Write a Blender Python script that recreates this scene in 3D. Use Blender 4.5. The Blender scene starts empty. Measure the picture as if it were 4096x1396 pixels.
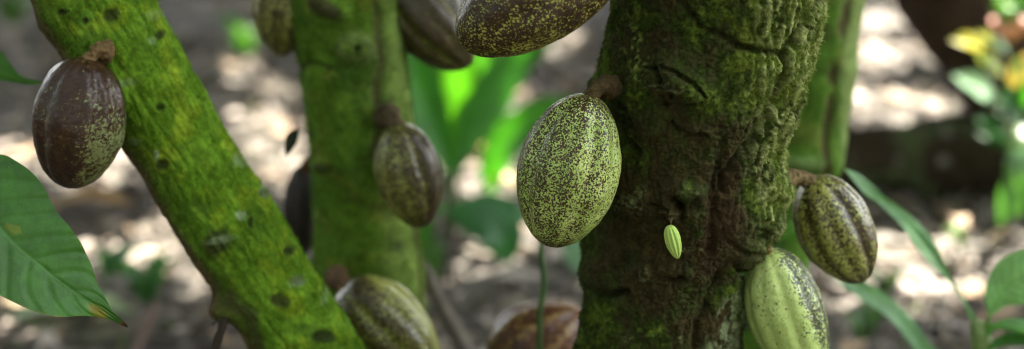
import bpy, math, random
import numpy as np
from mathutils import Vector
random.seed(7); rng = np.random.default_rng(11)
SC = bpy.context.scene; COL = SC.collection
R = math.radians
# ------------------------------------------------------------------ camera geometry (measuring aid: photo pixel + real depth -> point)
PITCH = R(16); CH = 1.0; KW = 0.6
FW = np.array([0, math.cos(PITCH), -math.sin(PITCH)]); UP = np.array([0, math.sin(PITCH), math.cos(PITCH)]); RT = np.array([1., 0, 0])
CAM = np.array([0, 0, CH])
def ray(px, py):
    return FW + RT * ((px - 2048) * KW / 4096) + UP * (-(py - 698) * KW / 4096)
def at(px, py, Y):                      # point of that sight line at distance Y in front
    r = ray(px, py); return CAM + r * (Y / r[1])
def on_ground(px, py, z=0.0):
    r = ray(px, py); return CAM + r * ((z - CH) / r[2])
def m_px(n, px, py, Y):                 # metres for n photo pixels there
    r = ray(px, py); return n * KW * (Y / r[1]) / 4096
def project(P):
    d = P - CAM; z = d @ FW
    z = np.where(np.abs(z) < 1e-3, 1e-3, z)
    return 2048 + (d @ RT) / z * 4096 / KW, 698 - (d @ UP) / z * 4096 / KW, z
# ------------------------------------------------------------------ noise
def _h(ix, iy, iz, s):
    n = (ix.astype(np.int64) * 374761393 + iy.astype(np.int64) * 668265263 + iz.astype(np.int64) * 2147483647 + s * 974634777) & 0xffffffff
    n = ((n ^ (n >> 13)) * 1274126177) & 0xffffffff
    n = ((n ^ (n >> 16)) * 2246822519) & 0xffffffff
    return (n ^ (n >> 15)) & 0xffffffff
def noise(P, f=1.0, s=0):
    P = np.asarray(P, float) * f + 101.37 * (s + 1) % 57
    i = np.floor(P).astype(np.int64); q = P - i; w = q * q * q * (q * (q * 6 - 15) + 10)
    out = 0
    for dx in (0, 1):
        for dy in (0, 1):
            for dz in (0, 1):
                h = _h(i[:, 0] + dx, i[:, 1] + dy, i[:, 2] + dz, s)
                g = np.stack([((h & 1023) / 511.5 - 1), (((h >> 10) & 1023) / 511.5 - 1), (((h >> 20) & 1023) / 511.5 - 1)], 1)
                dot = (g * (q - [dx, dy, dz])).sum(1)
                wt = (w[:, 0] if dx else 1 - w[:, 0]) * (w[:, 1] if dy else 1 - w[:, 1]) * (w[:, 2] if dz else 1 - w[:, 2])
                out = out + wt * dot
    return out * 1.1
def fbm(P, f, o=4, s=0, g=0.5):
    r = 0; a = 1.
    for k in range(o): r = r + a * noise(P, f * 2 ** k, s + k); a *= g
    return r
def sm(x, a, b):
    t = np.clip((x - a) / (b - a), 0, 1); return t * t * (3 - 2 * t)
# ------------------------------------------------------------------ object helpers
def mesh(name, V, F, mat, parent=None, col=None, attrs=None, smooth=True):
    V = np.asarray(V, np.float32); me = bpy.data.meshes.new(name)
    F = np.asarray(F, np.int32); k = F.shape[1]
    me.vertices.add(len(V)); me.vertices.foreach_set('co', V.ravel())
    me.loops.add(F.size); me.loops.foreach_set('vertex_index', F.ravel())
    me.polygons.add(len(F)); me.polygons.foreach_set('loop_start', np.arange(0, F.size, k, dtype=np.int32))
    me.update(calc_edges=True); me.validate()
    me.polygons.foreach_set('use_smooth', np.full(len(me.polygons), smooth))
    if col is not None:
        c = np.ones((len(V), 4), np.float32); c[:, :3] = np.clip(col, 0, 1)
        me.color_attributes.new('Col', 'FLOAT_COLOR', 'POINT').data.foreach_set('color', c.ravel())
    for n, a in (attrs or {}).items():
        me.attributes.new(n, 'FLOAT', 'POINT').data.foreach_set('value', np.asarray(a, np.float32))
    me.materials.append(mat)
    o = bpy.data.objects.new(name, me); COL.objects.link(o)
    if parent is not None: o.parent = parent; o.matrix_parent_inverse = parent.matrix_world.inverted()
    return o
def tag(o, label=None, cat=None, group=None, kind=None):
    for k, v in (('label', label), ('category', cat), ('group', group), ('kind', kind)):
        if v: o[k] = v
    return o
def empty(name, loc, label, cat, group=None):
    o = bpy.data.objects.new(name, None); COL.objects.link(o); o.location = Vector([float(a) for a in loc])
    o.empty_display_size = 0.05
    bpy.context.view_layer.update()
    return tag(o, label, cat, group)
def grid_faces(nu, nv, wrap=True):
    i = np.arange(nu - 1)[:, None]; j = np.arange(nv if wrap else nv - 1)[None, :]
    j2 = (j + 1) % nv
    a = i * nv + j; b = i * nv + j2; c = (i + 1) * nv + j2; d = (i + 1) * nv + j
    return np.stack([a, b, c, d], -1).reshape(-1, 4)
def spline(P, n):                       # Catmull-Rom through rows of P, n samples spread by arc length of the first 3 columns
    P = np.asarray(P, float)
    Q = np.vstack([2 * P[0] - P[1], P, 2 * P[-1] - P[-2]]); out = []
    for i in range(1, len(Q) - 2):
        t = np.linspace(0, 1, 40, endpoint=False)[:, None]
        a, b, c, d = Q[i - 1], Q[i], Q[i + 1], Q[i + 2]
        out.append(.5 * (2 * b + (c - a) * t + (2 * a - 5 * b + 4 * c - d) * t * t + (3 * b - a - 3 * c + d) * t ** 3))
    out.append(P[-1:]); D = np.vstack(out)
    s = np.r_[0, np.cumsum(np.linalg.norm(np.diff(D[:, :3], axis=0), axis=1))]
    if np.isscalar(n): n = np.linspace(0, 1, n)
    return np.stack([np.interp(n * s[-1], s, D[:, k]) for k in range(D.shape[1])], 1), s[-1]
def norm(a): return a / np.maximum(np.linalg.norm(a, axis=-1, keepdims=True), 1e-9)
def frames(C, ref=np.array([0, -1., 0])):
    T = norm(np.gradient(C, axis=0)); N1 = norm(ref - (T @ ref)[:, None] * T); return T, N1, np.cross(T, N1)
def tube(name, pts, rad, mat, parent=None, n=24, nv=12, col=None, lump=0.0, f=60, cap=True):
    P, L = spline(np.c_[np.array(pts), np.array(rad)], n); C, r = P[:, :3], P[:, 3]
    ref = np.array([0, -1., 0.13]) if abs(norm(C[-1] - C[0])[1]) < .9 else np.array([0, 0.1, 1.])
    T, A, B = frames(C, ref); th = np.linspace(0, 2 * np.pi, nv, endpoint=False)
    D = A[:, None] * np.cos(th)[None, :, None] + B[:, None] * np.sin(th)[None, :, None]
    V = (C[:, None] + D * r[:, None, None]).reshape(-1, 3); D = D.reshape(-1, 3)
    if lump: V = V + D * (lump * fbm(V, f, 3, 5))[:, None]
    F = grid_faces(len(C), nv)
    if cap:
        V = np.vstack([V, C[:1] - T[:1] * r[0] * .3, C[-1:] + T[-1:] * r[-1] * .3]); a = len(V) - 2
        j = np.arange(nv); j2 = (j + 1) % nv; b0 = (len(C) - 1) * nv
        F = np.vstack([F, np.stack([np.full(nv, a), j2, j, j], 1)[:, [0, 1, 2, 2]][:0]])
        tri = np.vstack([np.stack([np.full(nv, a), j2, j, np.full(nv, a)], 1), np.stack([np.full(nv, a + 1), b0 + j, b0 + j2, np.full(nv, a + 1)], 1)])
        return mesh_mixed(name, V, F, tri[:, :3], mat, parent, col)
    c = None if col is None else color_var(V, col)
    return mesh(name, V, F, mat, parent, col=c)
def color_var(V, col, f=40, amp=.35):
    if callable(col): return col(V)
    return np.array(col)[None] * (1 + amp * fbm(V, f, 3, 9))[:, None]
def mesh_mixed(name, V, F4, F3, mat, parent=None, col=None):
    me = bpy.data.meshes.new(name); F = [tuple(x) for x in F4.tolist()] + [tuple(x) for x in F3.tolist()]
    me.from_pydata(V.tolist(), [], F); me.polygons.foreach_set('use_smooth', np.full(len(F), True))
    if col is not None:
        c = np.ones((len(V), 4), np.float32); c[:, :3] = np.clip(color_var(V, col), 0, 1)
        me.color_attributes.new('Col', 'FLOAT_COLOR', 'POINT').data.foreach_set('color', c.ravel())
    me.materials.append(mat); me.update()
    o = bpy.data.objects.new(name, me); COL.objects.link(o)
    if parent is not None: o.parent = parent; o.matrix_parent_inverse = parent.matrix_world.inverted()
    return o
# ------------------------------------------------------------------ materials
class NT:
    def __init__(s, name):
        s.m = bpy.data.materials.new(name); s.m.use_nodes = True; s.t = s.m.node_tree; s.t.nodes.clear()
        s.out = s.n('ShaderNodeOutputMaterial')
    def n(s, typ, **kw):
        nd = s.t.nodes.new(typ)
        for k, v in kw.items():
            if k.startswith('i_'): nd.inputs[k[2:].replace('_', ' ')].default_value = v
            else: setattr(nd, k, v)
        return nd
    def l(s, a, b): s.t.links.new(a, b)
    def noise(s, scale, detail=4, rough=.55, dist=0, vec=None):
        nd = s.n('ShaderNodeTexNoise'); nd.inputs['Scale'].default_value = scale; nd.inputs['Detail'].default_value = detail
        nd.inputs['Roughness'].default_value = rough; nd.inputs['Distortion'].default_value = dist
        if vec is not None: s.l(vec, nd.inputs['Vector'])
        return nd.outputs['Fac']
    def obj(s): return s.n('ShaderNodeTexCoord').outputs['Object']
    def math(s, op, a, b=None, c=None, clamp=False):
        nd = s.n('ShaderNodeMath', operation=op, use_clamp=clamp)
        for i, v in enumerate((a, b, c)):
            if v is None: continue
            if hasattr(v, 'is_linked'): s.l(v, nd.inputs[i])
            else: nd.inputs[i].default_value = v
        return nd.outputs[0]
    def mapr(s, v, a, b, c=0, d=1, smooth=True):
        nd = s.n('ShaderNodeMapRange', interpolation_type='SMOOTHSTEP' if smooth else 'LINEAR')
        s.l(v, nd.inputs[0])
        for i, x in enumerate((a, b, c, d)): nd.inputs[i + 1].default_value = x
        return nd.outputs[0]
    def mix(s, f, a, b, mode='MIX'):
        nd = s.n('ShaderNodeMix', data_type='RGBA', blend_type=mode)
        for k, v in ((0, f), (6, a), (7, b)):
            if hasattr(v, 'is_linked'): s.l(v, nd.inputs[k])
            else: nd.inputs[k].default_value = v if k == 0 else (*v, 1)
        return nd.outputs[2]
    def attr(s, name): return s.n('ShaderNodeAttribute', attribute_name=name)
    def bump(s, h, strength, dist, nrm=None):
        nd = s.n('ShaderNodeBump'); nd.inputs['Strength'].default_value = strength; nd.inputs['Distance'].default_value = dist
        s.l(h, nd.inputs['Height'])
        if nrm is not None: s.l(nrm, nd.inputs['Normal'])
        return nd.outputs[0]
def bark_mat(name, rough=.85, fine=220, bumpd=.0012, var=.55, spec=.25, streak=False):
    t = NT(name); o = t.obj(); c = t.attr('Col').outputs['Color']
    n1 = t.noise(fine, 5, .65, .3, o); n2 = t.noise(fine * .25, 4, .6, .4, o)
    m = t.math('MULTIPLY', t.mapr(n1, .25, .75, 1 - var, 1 + var, False), t.mapr(n2, .3, .7, 1 - var * .5, 1 + var * .5, False))
    cc = t.n('ShaderNodeVectorMath', operation='SCALE'); t.l(c, cc.inputs[0]); t.l(m, cc.inputs['Scale'])
    b = t.n('ShaderNodeBsdfPrincipled'); b.inputs['Roughness'].default_value = rough; b.inputs['Specular IOR Level'].default_value = spec
    t.l(cc.outputs[0], b.inputs['Base Color'])
    nb = t.bump(n2, .6, bumpd * 2.5); nb = t.bump(n1, .8, bumpd, nb); t.l(nb, b.inputs['Normal'])
    t.l(b.outputs[0], t.out.inputs[0]); return t.m
def leaf_mat(name, rough=.4, trans=.35, spec=.5, tint=(1.0, 1.25, .35), nscale=60):
    t = NT(name); o = t.obj(); c = t.attr('Col').outputs['Color']
    n1 = t.noise(nscale, 4, .6, 0, o); n2 = t.noise(nscale * 7, 3, .6, 0, o)
    m = t.mapr(n1, .3, .7, .78, 1.22, False)
    cc = t.n('ShaderNodeVectorMath', operation='SCALE'); t.l(c, cc.inputs[0]); t.l(m, cc.inputs['Scale'])
    b = t.n('ShaderNodeBsdfPrincipled'); b.inputs['Roughness'].default_value = rough; b.inputs['Specular IOR Level'].default_value = spec
    t.l(cc.outputs[0], b.inputs['Base Color']); t.l(t.bump(n2, .35, .0006), b.inputs['Normal'])
    tr = t.n('ShaderNodeBsdfTranslucent'); t.l(t.mix(1.0, cc.outputs[0], tint, 'MULTIPLY'), tr.inputs[0])
    mx = t.n('ShaderNodeMixShader'); mx.inputs[0].default_value = trans
    t.l(b.outputs[0], mx.inputs[1]); t.l(tr.outputs[0], mx.inputs[2]); t.l(mx.outputs[0], t.out.inputs[0]); return t.m
def pod_mat(name, light, light2, dark, dark2, scale=420, sharp=.05, rough=.36, coat=.25, stretch=1.0, vein=.5):
    """two-tone speckled rind; the 'spot' attribute says how much of the dark colour an area has"""
    t = NT(name); o = t.obj(); sp = t.attr('spot').outputs['Fac']
    n1 = t.noise(scale, 3, .62, .5, o); n2 = t.noise(scale * .28, 4, .6, .6, o); n3 = t.noise(28, 4, .6, .3, o); n4 = t.noise(scale * 3, 2, .6, 0, o)
    v = t.math('ADD', t.math('MULTIPLY', t.math('SUBTRACT', n1, .5), 1.5), t.math('MULTIPLY', t.math('SUBTRACT', n2, .5), .4))
    v = t.math('ADD', v, t.math('MULTIPLY', t.math('SUBTRACT', sp, .5), .62))
    f = t.mapr(v, -sharp, sharp)
    lc = t.mix(t.mapr(n3, .35, .65), light, light2); dc = t.mix(t.mapr(n2, .4, .62), dark, dark2)
    c = t.mix(f, lc, dc)
    c2 = t.n('ShaderNodeVectorMath', operation='SCALE'); t.l(c, c2.inputs[0]); t.l(t.mapr(n4, .25, .75, .75, 1.25, False), c2.inputs['Scale'])
    b = t.n('ShaderNodeBsdfPrincipled'); t.l(c2.outputs[0], b.inputs['Base Color'])
    t.l(t.mapr(n3, .3, .7, rough - .08, rough + .14, False), b.inputs['Roughness'])
    b.inputs['Specular IOR Level'].default_value = .32; b.inputs['Coat Weight'].default_value = coat * .5; b.inputs['Coat Roughness'].default_value = .2
    nb = t.bump(n2, .5, .0012); nb = t.bump(n1, .35, .0005, nb); t.l(nb, b.inputs['Normal'])
    t.l(b.outputs[0], t.out.inputs[0]); return t.m
M_bark = bark_mat('mossy_bark', .95, 300, .002, .65, .10)
M_moss = bark_mat('green_moss_bark', .95, 190, .0014, .5, .12)
M_wood = bark_mat('dead_wood', .85, 150, .001, .4)
M_leaf = leaf_mat('leaf_green', .5, .3, .4)
M_leafbg = leaf_mat('leaf_translucent', .42, .45, .5, (.9, 1.35, .3), 25)
M_canopy = leaf_mat('canopy_leaf', .5, .16, .3, (1.0, 1.2, .3), 10)
M_litter = bark_mat('dry_litter', .75, 90, .001, .35, .3)
# ------------------------------------------------------------------ TRUNKS
def seg_dist(px, py, poly):
    d = np.full(px.shape, 1e9)
    for (x0, y0), (x1, y1) in zip(poly[:-1], poly[1:]):
        vx, vy = x1 - x0, y1 - y0; t = np.clip(((px - x0) * vx + (py - y0) * vy) / (vx * vx + vy * vy), 0, 1)
        d = np.minimum(d, np.hypot(px - x0 - t * vx, py - y0 - t * vy))
    return d
def ell(px, py, cx, cy, rx, ry, ang=0):
    a = R(ang); u = ((px - cx) * math.cos(a) + (py - cy) * math.sin(a)) / rx; v = (-(px - cx) * math.sin(a) + (py - cy) * math.cos(a)) / ry
    return np.sqrt(u * u + v * v)
def trunk(name, spine, Y, parent, mat, shade, step=.0012, coarse=.012, nth=420, base=None, top=None):
    """spine: rows (px, py, half width px[, Y]); continued to the ground (base) and up to the fork (top) with world points (x,y,z,r)"""
    pts = []
    for row in spine:
        yy = row[3] if len(row) > 3 else Y
        pts.append([*at(row[0], row[1], yy), m_px(row[2], row[0], row[1], yy)])
    pts = list(base or []) + pts[::-1] + list(top or [])       # from the ground up
    D, L = spline(pts, 3000); s = np.linspace(0, L, 3000)
    _, py, _ = project(D[:, :3]); inv = (py > -150) & (py < 1560) & (D[:, 2] > .05)
    dens = np.where(inv, 1 / step, 1 / coarse); cs = np.r_[0, np.cumsum(dens[:-1] * np.diff(s))]
    n = int(cs[-1]) + 2; u = np.interp(np.linspace(0, cs[-1], n), cs, s)
    C = np.stack([np.interp(u, s, D[:, k]) for k in range(4)], 1); r = C[:, 3]; C = C[:, :3]
    T, A, B = frames(C); th = np.linspace(0, 2 * np.pi, nth, endpoint=False)
    ct, st = np.tile(np.cos(th), n), np.tile(np.sin(th), n)
    Dn = (A[:, None] * np.cos(th)[None, :, None] + B[:, None] * np.sin(th)[None, :, None]).reshape(-1, 3)
    V = np.repeat(C, nth, 0) + Dn * np.repeat(r, nth)[:, None]
    px, py, _ = project(V); front = sm(ct, -.35, -.05)
    S = np.repeat(u, nth); TH = np.tile(th, n); rr = np.repeat(r, nth)
    # coordinates that run with the grain, seamless round the trunk
    G = np.stack([ct * rr, st * rr, S], 1)
    d, c = shade(V, G, px, py, front, ct, st, rr)
    V = V + Dn * d[:, None]
    return mesh(name, V, grid_faces(n, nth), mat, parent, col=c)
def mixc(a, b, f): return a * (1 - f[:, None]) + np.array(b)[None] * f[:, None]
def rep(c, n): return np.tile(np.array(c, float), (n, 1))

def shade_main(V, G, px, py, fr, ct, st, rr):
    n = len(V)
    w = 26 * noise(V, 22, 40); w2 = 26 * noise(V, 22, 41); wx = px + w + 9 * noise(V, 90, 42); wy = py + w2 + 9 * noise(V, 90, 43)
    d = .0026 * fbm(V, 13, 2, 1) + .0024 * fbm(G * [1, 1, .45], 42, 3, 4) + .0046 * np.abs(noise(G * [1, 1, .5], 115, 8)) + .0032 * np.abs(noise(V, 220, 9)) + .0013 * noise(V, 380, 10)
    cells = np.abs(fbm(V, 95, 2, 12)); d += .0016 * sm(cells, .0, .18)
    # right flank: rows of warty moss ridges
    right = sm(px, 2930, 3080) * fr * sm(py, 1120, 900)
    ridg = np.abs(noise(G * [1, 1, .28] + .25 * np.stack([noise(V, 25, 20)] * 3, 1) * .04, 135, 21))
    d += right * (.0044 * sm(ridg, 0, .3) + .0030 * np.abs(noise(V, 190, 22)) - .0016)
    mid = sm(px, 2840, 2960) * fr * sm(py, 700, 560) * (1 - right)
    d += mid * .0022 * np.abs(noise(G * [1, 1, .3], 90, 23))
    def bump(cx, cy, rx, ry, a, h, p=2.2): return fr * h * np.exp(-ell(wx, wy, cx, cy, rx, ry, a) ** p)
    def ring(cx, cy, rx, ry, a, h, wd=.16):
        return fr * h * np.exp(-((ell(wx, wy, cx, cy, rx, ry, a) - 1) / wd) ** 2)
    def groove(poly, wd, h): return -fr * h * np.exp(-(seg_dist(wx, wy, poly) / wd) ** 2)
    # the big scar (knot) upper middle
    d += bump(2730, 330, 125, 75, 38, .013) + bump(2675, 270, 36, 30, 20, .004) + bump(2600, 290, 70, 45, 40, .004)
    d += bump(2770, 385, 50, 30, 30, .006) + bump(2720, 320, 60, 26, 40, .004) + ring(2688, 372, 27, 24, 0, .0045, .35) + bump(2640, 340, 22, 16, 0, .005)
    g = [([(2630, 262), (2655, 300), (2648, 350), (2665, 410)], 9, .009), ([(2655, 255), (2720, 285), (2775, 335), (2812, 385)], 7, .0075),
         ([(2560, 300), (2590, 260), (2625, 265)], 8, .006), ([(2690, 374), (2693, 380)], 8, .006), ([(2680, 400), (2740, 415), (2800, 405)], 9, .004),
         ([(2725, 512), (2760, 535), (2830, 538)], 7, .005), ([(2690, 480), (2725, 530)], 6, .005),
         ([(3262, 0), (3225, 70), (3160, 180), (3125, 215)], 17, .011), ([(3150, 190), (3130, 300), (3085, 400), (3060, 470), (3010, 560), (2930, 640), (2885, 700), (2890, 760)], 15, .009),
         ([(2960, 190), (3040, 200), (3130, 205)], 12, .006), ([(2730, 10), (2800, 110), (2960, 180), (3010, 190)], 13, .005), ([(2900, 560), (2850, 700), (2860, 850), (2830, 1000)], 18, .004),
         ([(3030, 880), (3012, 940)], 10, .009), ([(2480, 470), (2510, 560), (2550, 600)], 15, .007), ([(2450, 400), (2500, 440), (2520, 500)], 14, .008),
         ([(2610, 820), (2640, 830), (2680, 840)], 9, .006), ([(2700, 800), (2745, 830), (2735, 870)], 9, .007), ([(2720, 828), (2732, 834)], 14, .009),
         ([(2380, 1150), (2440, 1180), (2500, 1160)], 14, .008), ([(2640, 1110), (2700, 1120), (2730, 1110)], 8, .004), ([(3080, 1000), (2960, 1010), (2900, 960)], 10, .004),
         ([(2880, 1100), (2840, 1200), (2790, 1330), (2780, 1396)], 20, .006), ([(2940, 1060), (2985, 1110)], 12, .008)]
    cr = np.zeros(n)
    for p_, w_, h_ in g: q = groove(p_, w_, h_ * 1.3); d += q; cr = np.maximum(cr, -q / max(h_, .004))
    # small knot that carries the tiny pod, lumps low down, rough lip on the left
    d += bump(2745, 770, 45, 34, 0, .009) + ring(2740, 800, 78, 62, 10, .0035, .25) + bump(2680, 845, 40, 22, 0, .005) + bump(2700, 880, 24, 30, 0, .005)
    d += bump(2585, 1080, 26, 34, 0, .006) + bump(2700, 1085, 90, 30, 0, .005) + bump(2720, 1000, 30, 16, 0, .004) + bump(2630, 520, 60, 30, 0, .004)
    d += bump(2800, 525, 60, 22, 8, .006) + bump(2480, 850, 90, 50, 0, .003) + bump(2430, 1090, 70, 60, 0, .007)
    d += bump(2330, 975, 55, 75, 0, .011) * (1 + .5 * noise(V, 120, 33)) + bump(2390, 345, 55, 40, 0, .008) + bump(2360, 1120, 50, 60, 0, .006)
    d += bump(3125, 760, 70, 70, 0, .009) + bump(3055, 900, 70, 55, 0, .009) + bump(2990, 1000, 50, 40, 0, .008) + bump(3160, 530, 26, 60, -8, .006)
    d += bump(3120, 1180, 60, 40, 0, .006)
    # colours
    a = fbm(V, 9, 3, 60); b = fbm(V, 30, 3, 61); e = fbm(G * [1, 1, .5], 70, 3, 62); k = noise(V, 200, 63)
    c = rep((.034, .027, .009), n)
    c = mixc(c, (.016, .012, .005), sm(b + .5 * e, .0, .35))
    mossy = .38 * (a + .25) + .55 * b + .45 * e + .25 * right + .16 * sm(px, 2500, 2400) + .12 * sm(py, 650, 250) + .22 * sm(px, 2820, 3050) * sm(py, 650, 350) - .24 * sm(ell(px, py, 2620, 1000, 330, 480), 1.3, .3) - .16 * sm(ell(px, py, 2640, 480, 200, 150), 1.3, .3)
    mossy -= .3 * sm(ell(px, py, 2890, 800, 60, 250, 10), 1.2, .6)
    fl = noise(V, 330, 66); mossy = mossy + .22 * k + .15 * fl; c = mixc(c, (.030, .038, .009), sm(mossy, -.22, .10) * .8); c = mixc(c, (.034, .052, .008), sm(mossy, .08, .28)); c = mixc(c, (.078, .112, .014), sm(mossy + .2 * k, .30, .56))
    up = sm(d, .001, .005)
    c = mixc(c, (.25, .28, .10), right * sm(ridg + .25 * k + .2 * fl, .08, .38) * .8)
    c = mixc(c, (.21, .27, .06), fr * sm(ell(px, py, 2550, 190, 55, 230, -8) + .9 * b, 1.0, .45) * sm(k + b, -.1, .3) * .8)
    c = mixc(c, (.12, .155, .02), mid * sm(b + .5 * e, .05, .3) * .7)
    lich = np.zeros(n)
    for (x, y, r1, r2) in ((2700, 330, 20, 12), (2725, 345, 22, 14), (2635, 338, 18, 14), (2745, 768, 42, 28), (2770, 765, 30, 20), (2585, 1085, 17, 26), (2740, 1000, 28, 10), (2790, 995, 18, 12), (2715, 1355, 28, 14), (2510, 1350, 30, 16), (2480, 810, 60, 40), (2560, 790, 26, 50), (3170, 640, 40, 90), (3100, 900, 30, 50), (2540, 60, 14, 60), (2850, 1180, 25, 18), (3150, 1090, 30, 30)):
        lich = np.maximum(lich, fr * sm(ell(wx, wy, x, y, r1, r2) + .8 * k + .8 * b, 1.2, .6))
    c = mixc(c, (.17, .20, .08), lich * sm(k + fl, -.3, .3) * .55)
    c = mixc(c, (.014, .010, .004), np.clip(cr, 0, 1) ** 1.3 * sm(b + .5 * e + .4 * k, -.45, .15) * .75)  # bare bark in the cracks, painted near-black to stand in for their shade
    low = fr * sm(ell(px, py, 2900, 1330, 70, 260, 25) + .7 * b, 1.15, .6)
    c = mixc(c, (.20, .24, .12), low * sm(e + k * .5, -.25, .15) * .8)
    c = mixc(c, (.036, .020, .009), fr * sm(ell(px, py, 2870, 960, 90, 260, 5) + b, 1.1, .5) * .5)
    return d, c

def shade_lean(V, G, px, py, fr, ct, st, rr):
    n = len(V)
    wx = px + 16 * noise(V, 30, 140); wy = py + 16 * noise(V, 30, 141)
    d = .0048 * fbm(V, 11, 3, 101) + .0012 * np.abs(noise(V, 110, 131)) + .0016 * fbm(G * [1, 1, .4], 45, 3, 104) + .0007 * noise(V, 190, 108)
    wr = np.abs(noise(G * [1, 1, .22], 85, 121)); wr2 = np.abs(noise(G * [1, 1, .3], 150, 122)); d += .0022 * sm(wr, 0, .22) + .0012 * sm(wr2, 0, .22)
    def bump(cx, cy, rx, ry, a, h): return fr * h * np.exp(-ell(wx, wy, cx, cy, rx, ry, a) ** 2.2)
    scars = [(640, 135, 24, 20), (445, 60, 34, 38), (640, 425, 22, 18), (650, 660, 32, 26), (880, 960, 60, 60), (1148, 1002, 26, 24), (1118, 1203, 44, 36), (1185, 1130, 26, 24), (1290, 1350, 50, 32), (1292, 1140, 16, 16), (1045, 780, 22, 18), (992, 893, 14, 26), (260, 40, 24, 14), (340, 85, 16, 16)]
    cr = np.zeros(n)
    for (x, y, a, b_) in scars:
        q = ell(wx, wy, x, y, a, b_); d += fr * (.002 * np.exp(-((q - 1.1) / .4) ** 2) - .003 * np.exp(-q * q * 2)); cr = np.maximum(cr, fr * sm(q + .5 * noise(V, 120, 7), 1.15, .55))
    d += bump(190, 90, 70, 110, 30, .007) + bump(880, 960, 60, 55, 0, .012) + bump(900, 1230, 70, 50, 0, .014) + bump(620, 330, 80, 40, 20, .003)
    a = fbm(V, 8, 3, 160); b = fbm(V, 32, 3, 161); k = noise(V, 160, 163)
    c = rep((.098, .192, .012), n)
    c = mixc(c, (.155, .235, .014), sm(b + .4 * k, .0, .4)); c = mixc(c, (.055, .11, .012), sm(-a - .5 * b + .3 * sm(wr, .12, 0), .08, .42) * .6)
    lowleft_shade = sm(st, .05, -.75)  # lower left side of the trunk, its shade painted as darker colour
    c = mixc(c, (.05, .075, .014), .75 * lowleft_shade * sm(a + b, -.5, .3)); c = mixc(c, (.06, .035, .018), fr * sm(st, -.5, -.85) * .85)
    c = mixc(c, (.035, .032, .012), fr * sm(seg_dist(wx, wy, [(930, 1180), (1010, 1260), (1040, 1396)]), 40, 10) * .8)
    c = mixc(c, (.022, .024, .010), cr * .85)
    li = np.zeros(n)
    for (x, y, a_, b_, s_) in ((958, 860, 20, 22, 1), (955, 650, 36, 30, .5), (632, 620, 12, 20, .9), (600, 160, 20, 16, .5), (1180, 1130, 34, 24, .45), (1050, 775, 26, 22, .5), (1292, 1190, 16, 40, .35), (610, 60, 40, 22, .25), (500, 330, 40, 16, .3), (890, 950, 60, 14, .4), (540, 560, 30, 16, .3)):
        li = np.maximum(li, s_ * fr * sm(ell(wx, wy, x, y, a_, b_) + .6 * k, 1.2, .7))
    c = c * np.array([1.25, 1.25, 1.3]); c = mixc(c, (.34, .44, .24), li * .85)
    return d, c

def shade_mid(V, G, px, py, fr, ct, st, rr):
    n = len(V)
    wx = px + 18 * noise(V, 24, 240); wy = py + 18 * noise(V, 24, 241)
    d = .0045 * fbm(V, 9, 3, 201) + .0012 * fbm(G * [1, 1, .35], 40, 3, 204) + .0007 * np.abs(noise(V, 120, 208))
    seam = fr * np.exp(-(seg_dist(wx, wy, [(1500, -200), (1512, 100), (1522, 260), (1500, 350), (1508, 480), (1500, 620)]) / 17) ** 2)
    seam2 = fr * np.exp(-(seg_dist(wx, wy, [(1672, 850), (1680, 1000), (1695, 1200), (1700, 1396)]) / 11) ** 2)
    d -= .003 * seam + .005 * seam2; d -= .002 * fr * np.exp(-((wx - 1425) / 22) ** 2) * sm(py, 260, 100)
    q = ell(wx, wy, 1420, 190, 60, 48); d += fr * (.014 * np.exp(-q ** 2.2) + .003 * np.exp(-((q - 1) / .25) ** 2)); q2 = ell(wx, wy, 1422, 190, 15, 12); d -= fr * .008 * np.exp(-q2 ** 2)
    d += fr * (.009 * np.exp(-ell(wx, wy, 1300, 30, 80, 40, 35) ** 2) + .006 * np.exp(-ell(wx, wy, 1545, 470, 55, 40) ** 2) + .006 * np.exp(-ell(wx, wy, 1300, 665, 60, 30) ** 2))
    b = fbm(V, 26, 3, 261); a = fbm(V, 8, 3, 260); k = noise(V, 120, 263); dn = fr * np.exp(-ell(wx, wy, 1590, 990, 34, 22) ** 2)
    c = rep((.088, .165, .016), n); c = mixc(c, (.045, .095, .014), sm(a + .6 * b, .0, .45) * .65); c = mixc(c, (.13, .17, .02), sm(b - .2 * a, .12, .42) * .7)
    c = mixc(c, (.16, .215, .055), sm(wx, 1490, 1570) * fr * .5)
    c = mixc(c, (.06, .04, .022), np.maximum(seam * .75, seam2 * .8)); c = mixc(c, (.04, .025, .02), fr * sm(ell(wx, wy, 1300, 30, 70, 34, 35), 1.3, .7) * .8)
    c = mixc(c, (.15, .19, .06), fr * np.exp(-((q - 1) / .5) ** 2) * .6); c = mixc(c, (.02, .015, .01), fr * np.exp(-q2 ** 2)); c = mixc(c, (.03, .04, .015), fr * np.maximum(dn, sm(ell(wx, wy, 1300, 670, 46, 22), 1.3, .6)) * .8)
    arc = fr * np.exp(-(seg_dist(wx, wy, [(1205, 270), (1240, 245), (1280, 252), (1315, 280)]) / 9) ** 2); d -= .004 * arc; c = mixc(c, (.03, .03, .012), arc * .7)
    arc = fr * np.exp(-(seg_dist(wx, wy, [(1370, 815), (1430, 800), (1480, 830), (1560, 815)]) / 12) ** 2); c = mixc(c, (.05, .05, .015), arc * .4)
    return d, c

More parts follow.
